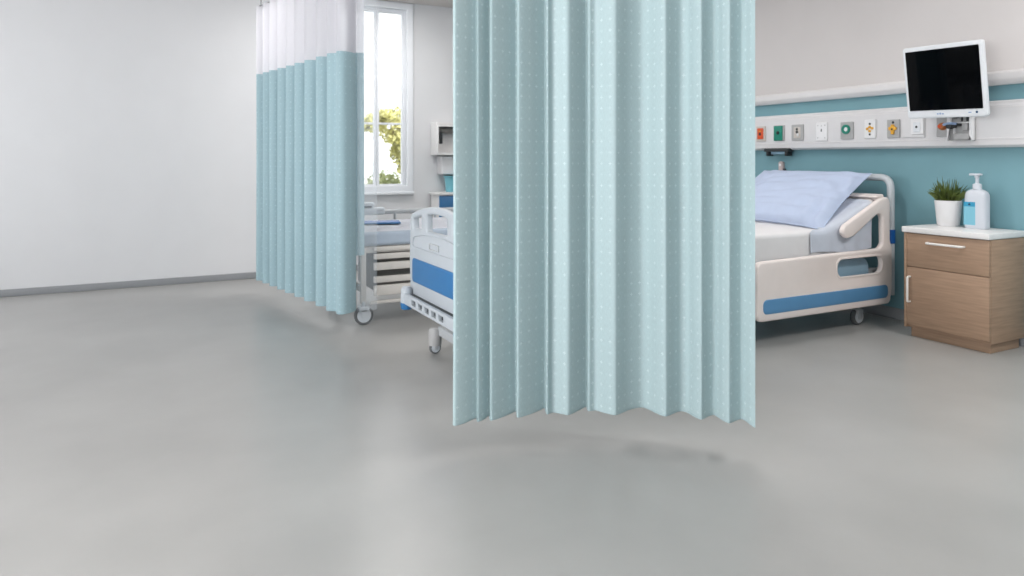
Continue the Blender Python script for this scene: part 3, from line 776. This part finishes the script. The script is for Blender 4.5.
o, cy, cz, x = outlet('beige outlet with an orange red insert next to the curtain edge', 4.945, 5.06, 'platebeige')
blk(o, 'insert', 'orange', x, cy, cz+.002, .07, .105, .008)
s = blk(o, 'socket', 'dark', x-.008, cy, cz-.002, .022, .026, .004); blk(o, 'dial_mark', 'yellow', x-.008, cy, cz+.026, .03, .008, .003, .001)
o, cy, cz, x = outlet('outlet with a solid green square face', 4.716, 4.835, 'plategrey')
blk(o, 'insert', 'green', x, cy+.006, cz, .10, .14, .008)
disc(o, 'socket', 'black', x-.008, cy+.004, cz+.003, .016, .008)
o, cy, cz, x = outlet('grey outlet with dark holes and a small white toggle', 4.498, 4.628, 'plategrey')
blk(o, 'face', 'platebeige', x, cy, cz, .075, .10, .003)
disc(o, 'socket', 'dark', x-.003, cy, cz+.030, .011, .004); disc(o, 'socket', 'black', x-.003, cy, cz+.004, .013, .004); blk(o, 'toggle', 'platewhite', x-.003, cy-.012, cz-.022, .014, .03, .012, .004)
o, cy, cz, x = outlet('plain white outlet with a tiny dark centre', 4.241, 4.357, 'platewhite', 1.452, 1.612)
blk(o, 'socket', 'dark', x, cy, cz+.012, .010, .022, .003, .001)
for a, b in ((-.036, .055), (.036, .055), (-.036, -.055), (.036, -.055), (0, .05)): disc(o, 'screw', 'plategrey', x, cy+a, cz+b, .005, .002, seg=10)
o, cy, cz, x = outlet('grey outlet with a green ring', 3.982, 4.104, 'plategrey')
disc(o, 'ring', 'green', x, cy+.004, cz+.010, .040, .010, .019, 28); disc(o, 'socket', 'platewhite', x, cy+.004, cz+.010, .019, .006)
o, cy, cz, x = outlet('white outlet with four small yellow pins', 3.773, 3.874, 'platewhite', 1.462, 1.618)
for a, b in ((.022, 0), (-.022, .004), (0, -.018), (0, .014)): disc(o, 'pin', 'yellow', x, cy+a, cz+b, .011, .008, seg=14)
disc(o, 'hole', 'dark', x, cy, cz+.040, .009, .003, seg=12); disc(o, 'hole', 'dark', x, cy, cz-.046, .009, .003, seg=12)
o, cy, cz, x = outlet('grey outlet with a yellow cross-shaped socket', 3.564, 3.671, 'plategrey')
MB().prism('yz', rpoly([(cy-.012, cz-.045), (cy+.012, cz-.045), (cy+.014, cz-.015), (cy+.032, cz-.01), (cy+.032, cz+.012), (cy+.013, cz+.018), (cy+.012, cz+.034), (cy-.012, cz+.034), (cy-.013, cz+.018), (cy-.032, cz+.012), (cy-.032, cz-.01), (cy-.014, cz-.015)], .006, 3), x-.016, x+.001, bev=.004).build('socket', M['yellow'], o)
disc(o, 'hole', 'dark', x, cy, cz+.050, .010, .003, seg=12); disc(o, 'hole', 'black', x-.016, cy, cz-.004, .008, .002, seg=12)
o, cy, cz, x = outlet('wide pale outlet with a raised white square switch', 3.36, 3.545, 'panelwhite')
MB().prism('yz', rrect(3.362*S, 3.462*S, 1.482, 1.606, .008), x-.012, x+.001, bev=.004).build('switch_frame', M['platewhite'], o)
blk(o, 'rocker', 'casing', x-.012, 3.412*S, cz+.004, .055, .075, .006, .003); disc(o, 'socket', 'dark', x-.018, 3.412*S, cz+.006, .009, .003, seg=14)
o, cy, cz, x = outlet('grey outlet with a protruding bronze knob', 3.172, 3.266, 'plategrey', 1.458, 1.612)
MB().lathe([(.001, x-.036), (.020, x-.034), (.025, x-.028), (.025, x-.014), (.029, x-.01), (.029, x+.001), (.001, x+.001)], (0, cy-.004, cz+.0), 18, 'x').build('knob', M['bronze'], o)
disc(o, 'knob_cap', 'orange', x-.036, cy+.002, cz+.0, .012, .006)

# bracket with clamp next to the knob
G = thing('equipment_bracket', 'grey and white mounting bracket with black clamp under the monitor', 'bracket', (PX, 3.02, 1.52))
y0, y1 = yz(2.985, 3.165)
f = MB().prism('yz', rrect(y0, y1, 1.424, 1.625, .01), PX-.022, PX+.001, bev=.004)
f.box(PX-.045, PX-.02, y0+.035, y0+.075, 1.50, 1.56, .004).build('back_plate', M['plategrey'], G)
MB().prism('yz', rrect(y0-.002, y1+.002, 1.422, 1.632, .012), PX-.05, PX-.018, holes=[rrect(y0+.022, y1-.05, 1.478, 1.552, .006)[::-1], rrect(y0+.022, y1-.02, 1.56, 1.625, .006)[::-1]], bev=.004).build('front_frame', M['platewhite'], G)
MB().box(PX-.056, PX-.046, y0+.02, y1-.05, 1.432, 1.478, .006).build('lower_cover', M['plategrey'], G)
MB().tube([(PX-.09, y1-.035, 1.535), (PX-.02, y1-.035, 1.535)], .022, 14).box(PX-.088, PX-.03, y1-.10, y1-.045, 1.532, 1.55, .006).build('clamp', M['black'], G)
MB().tube(spline([(PX-.08, y1+.008, 1.545), (PX-.085, y1-.04, 1.552), (PX-.082, y1-.09, 1.546)]), .010, 8).build('clamp_lever', M['paleblue'], G)
MB().box(PX-.035, PX-.02, y1-.075, y1-.035, 1.59, 1.612, .003).box(PX-.035, PX-.02, y0+.03, y0+.05, 1.565, 1.61, .003).box(PX-.035, PX-.02, y1-.1, y1-.09, 1.565, 1.62, .002).build('latch', M['dark'], G)

# black rail clamp hanging below the panel
J = thing('rail_clamp', 'black clamp fixed under the edge of the service panel', 'clamp', (PX, 4.73, 1.37))
y0, y1 = 4.947*S, 4.657*S
MB().box(PX-.03, PX+.05, y1, y0, 1.360, 1.392, .006).build('bar', M['dark'], J)
for yy in (y0-.055, y1+.01): MB().box(PX-.025, PX+.045, yy-.0, yy+.035, 1.318, 1.364, .008).build('jaw', M['black'], J)
MB().box(PX-.0, PX+.03, y1+.04, y0-.06, 1.335, 1.362, .004).build('crosspiece', M['mattblue'], J)
# call handset on the wall above the pillow
H = thing('call_handset', 'small beige handset on the teal wall just above the pillow', 'handset', (5.33, 4.73, 1.15))
MB().prism('yz', rrect(4.715, 4.765, 1.10, 1.268, .018), 5.312, 5.351, bev=.01).build('body', M['pink'], H)
MB().box(5.318, 5.349, 4.70, 4.716, 1.12, 1.20, .004).build('holder', M['dark'], H)
MB().lathe([(.001, 0), (.011, .001), (.012, .004), (.001, .006)], (5.308, 4.74, 1.235), 14, 'x').build('button', M['platewhite'], H)

# monitor on a wall arm, tipped forward
mc = Vector((5.0, 3.015, 1.845))
mxm = Matrix.Translation(mc) @ Matrix.Rotation(math.radians(1.2), 4, 'X') @ Matrix.Rotation(math.radians(-9.5), 4, 'Y')
# local: x = depth (screen faces -x), y along wall, z up
MO = thing('monitor', 'white framed black monitor on a wall arm above the outlets', 'monitor', (XR, 3.0, 1.86))
w2, h2 = .282, .262
MB().prism('yz', rrect(-w2, w2, -h2, h2, .022), -.0, .04, bev=.010, mx=mxm).prism('yz', rrect(-w2+.05, w2-.05, -h2+.05, h2-.05, .03), .03, .075, bev=.012, mx=mxm).build('casing', M['casing'], MO)
MB().prism('yz', rrect(-w2+.024, w2-.024, -h2+.058, h2-.030, .006), -.004, .004, bev=.0015, mx=mxm).build('screen', M['screen'], MO)
lg = MB()
for k, a in enumerate((.054, .036, .018)): lg.box(-.0025, .001, a-.006, a+.006, -h2+.026, -h2+.026+(.012 if k == 1 else .009), .0008, 1, mx=mxm)
lg.build('emblem', M['paleblue'], MO)
bt = MB(); bt.box(-.004, .001, -.222, -.208, -h2+.028, -h2+.042, .002, 2, mx=mxm); o = bt.build('power_button', M['mark'], MO)
MB().box(-.004, .001, -.180, -.160, -h2+.030, -h2+.038, .002, 2, mx=mxm).build('button', M['paleblue'], MO)
ar = MB().box(5.335, XR, 2.93, 3.07, 1.93, 2.07, .006).tube(bent([(5.34, 3.0, 2.0), (5.19, 3.0, 2.0), (5.085, 3.0, 1.87)], .05), .022, 12)
ar.box(.074, .09, -.05, .05, -.05, .05, .004, mx=mxm).build('wall_arm', M['bedgrey'], MO)

# ------------------------------------------------------------------ fittings on the far wall, in the gap between curtain and window
V = thing('wall_cabinet', 'white open wall cabinet right of the tall window', 'cabinet', (3.4, YB, 1.33))
v = MB()
x0, x1, z0, z1, yd = 3.02, 3.62, 1.335, 1.725, YB-.22
v.box(x0, x0+.02, yd, YB, z0, z1, .003).box(x1-.02, x1, yd, YB, z0, z1, .003).box(x0+.018, x1-.018, yd+.002, YB, z1-.05, z1-.001).box(x0+.018, x1-.018, yd+.002, YB, z0+.001, z0+.035).box(x0+.02, x1-.02, YB-.02, YB, z0, z1)
v.build('carcass', M['topwhite'], V)
v = thing('wall_bracket', 'dark grey angled bracket inside the white wall cabinet', 'bracket', (3.2, YB-.1, 1.5))
MB().box(3.07, 3.36, YB-.17, YB-.025, 1.60, 1.655, .01).build('bar', M['housing'], v)
MB().box(3.07, 3.105, YB-.18, YB-.10, 1.47, 1.62, .008).build('hook', M['dark'], v)
U = thing('paper_dispenser', 'plain white dispenser box fixed below the wall cabinet', 'dispenser', (3.3, YB, 1.1))
MB().prism('xz', rrect(3.10, 3.42, 1.10, 1.325, .02), YB-.16, YB, bev=.012).build('housing', M['panelwhite'], U)
MB().box(3.16, 3.36, YB-.13, YB-.03, 1.092, 1.104, .003).build('slot', M['dark'], U)
t = thing('supply_cart', 'blue drawered supply cart with white top under the dispenser', 'cart', (3.3, YB-.25, 0))
MB().box(2.985, 3.55, YB-.34, YB-.02, .862, .892, .008).build('top', M['topwhite'], t)
MB().box(3.01, 3.52, YB-.30, YB-.03, .10, .862, .006).build('body', M['topwhite'], t)
for k, (a, b) in enumerate(((.69, .855), (.50, .68), (.30, .49), (.11, .29))):
    d = MB().box(3.008, 3.522, YB-.325, YB-.30, a, b, .006).build('drawer', M['drawerblue'], t)
    MB().box(3.20, 3.36, YB-.345, YB-.323, (a+b)/2-.02, (a+b)/2+.015, .006).build('handle', M['pink'], d)
for xx in (3.05, 3.48):
    for yy in (YB-.25, YB-.08): caster(t, xx, yy, .035, .11, .018, .01)
bk = thing('storage_tub', 'teal plastic tub standing on the supply cart', 'tub', (3.24, YB-.18, .892))
tb = MB(); tb.lathe([(.02, .892), (.085, .892), (.092, .897), (.105, 1.07), (.11, 1.075), (.104, 1.078), (.09, .90), (.02, .899)], (3.24, YB-.18, 0), 28)
tb.build('tub_body', M['tealplastic'], bk)
MB().lathe([(.112, 1.066), (.117, 1.07), (.117, 1.08), (.112, 1.084), (.106, 1.08)], (3.24, YB-.18, 0), 28).build('rim', M['tealplastic'], bk)

# ------------------------------------------------------------------ light
wd = bpy.data.worlds.new('World'); bpy.context.scene.world = wd; wd.use_nodes = True
bg = wd.node_tree.nodes['Background']; bg.inputs[0].default_value = (.93, .97, 1, 1); bg.inputs[1].default_value = 2.2
def area(name, loc, rot, sx, sy, e, col=(1, 1, 1)):
    l = bpy.data.lights.new(name, 'AREA'); l.shape = 'RECTANGLE'; l.size = sx; l.size_y = sy; l.energy = e; l.color = col
    o = bpy.data.objects.new(name, l); C.objects.link(o); o.location = loc; o.rotation_euler = rot; return o
for x, y, e in ((2.0, 6.9, 32), (3.2, 3.6, 26), (4.2, .9, 60), (3.8, 6.2, 14)):  # unseen lights added at the ceiling for far wall, curtain and bed rail
    area('added_ceiling_light', (x, y, ZC-.02), (0, 0, 0), 1.2, .6, e, (1, .985, .965))
area('added_side_light', (XL-.15, (LY0+LY1)/2, (LZ0+LZ1)/2), (0, math.radians(-90), 0), LZ1-LZ0, LY1-LY0, 300, (.97, .985, 1))  # added light behind the left openings, models the front curtain folds
area('added_side_light', (XL-.15, (MY0+MY1)/2, (LZ0+LZ1)/2), (0, math.radians(-90), 0), LZ1-LZ0, MY1-MY0, 52, (.97, .985, 1))  # second added light, aimed at the far curtain's left faces
sun = bpy.data.lights.new('sun', 'SUN'); sun.energy = 3.0; sun.angle = .02
so = bpy.data.objects.new('sun', sun); C.objects.link(so); so.rotation_euler = (math.radians(38), 0, math.radians(25)); so.location = (0, 0, 10)

# ------------------------------------------------------------------ camera
cd = bpy.data.cameras.new('camera'); cam = bpy.data.objects.new('camera', cd); C.objects.link(cam)
cam.location = (0, 0, 1.3); cam.rotation_euler = (math.radians(90), 0, math.radians(-27.3))
cd.sensor_width = 36; cd.lens = 36*700/1024; cd.shift_y = (158-288)/1024; cd.clip_start = .05
cd.dof.use_dof = True; cd.dof.focus_distance = 4.2; cd.dof.aperture_fstop = 1.8
sc = bpy.context.scene; sc.camera = cam
sc.view_settings.view_transform = 'Standard'; sc.view_settings.look = 'None'; sc.view_settings.gamma = 1; sc.view_settings.exposure = 0
sc.cycles.use_denoising = True
sc.cycles.max_bounces = 8; sc.cycles.transparent_max_bounces = 12
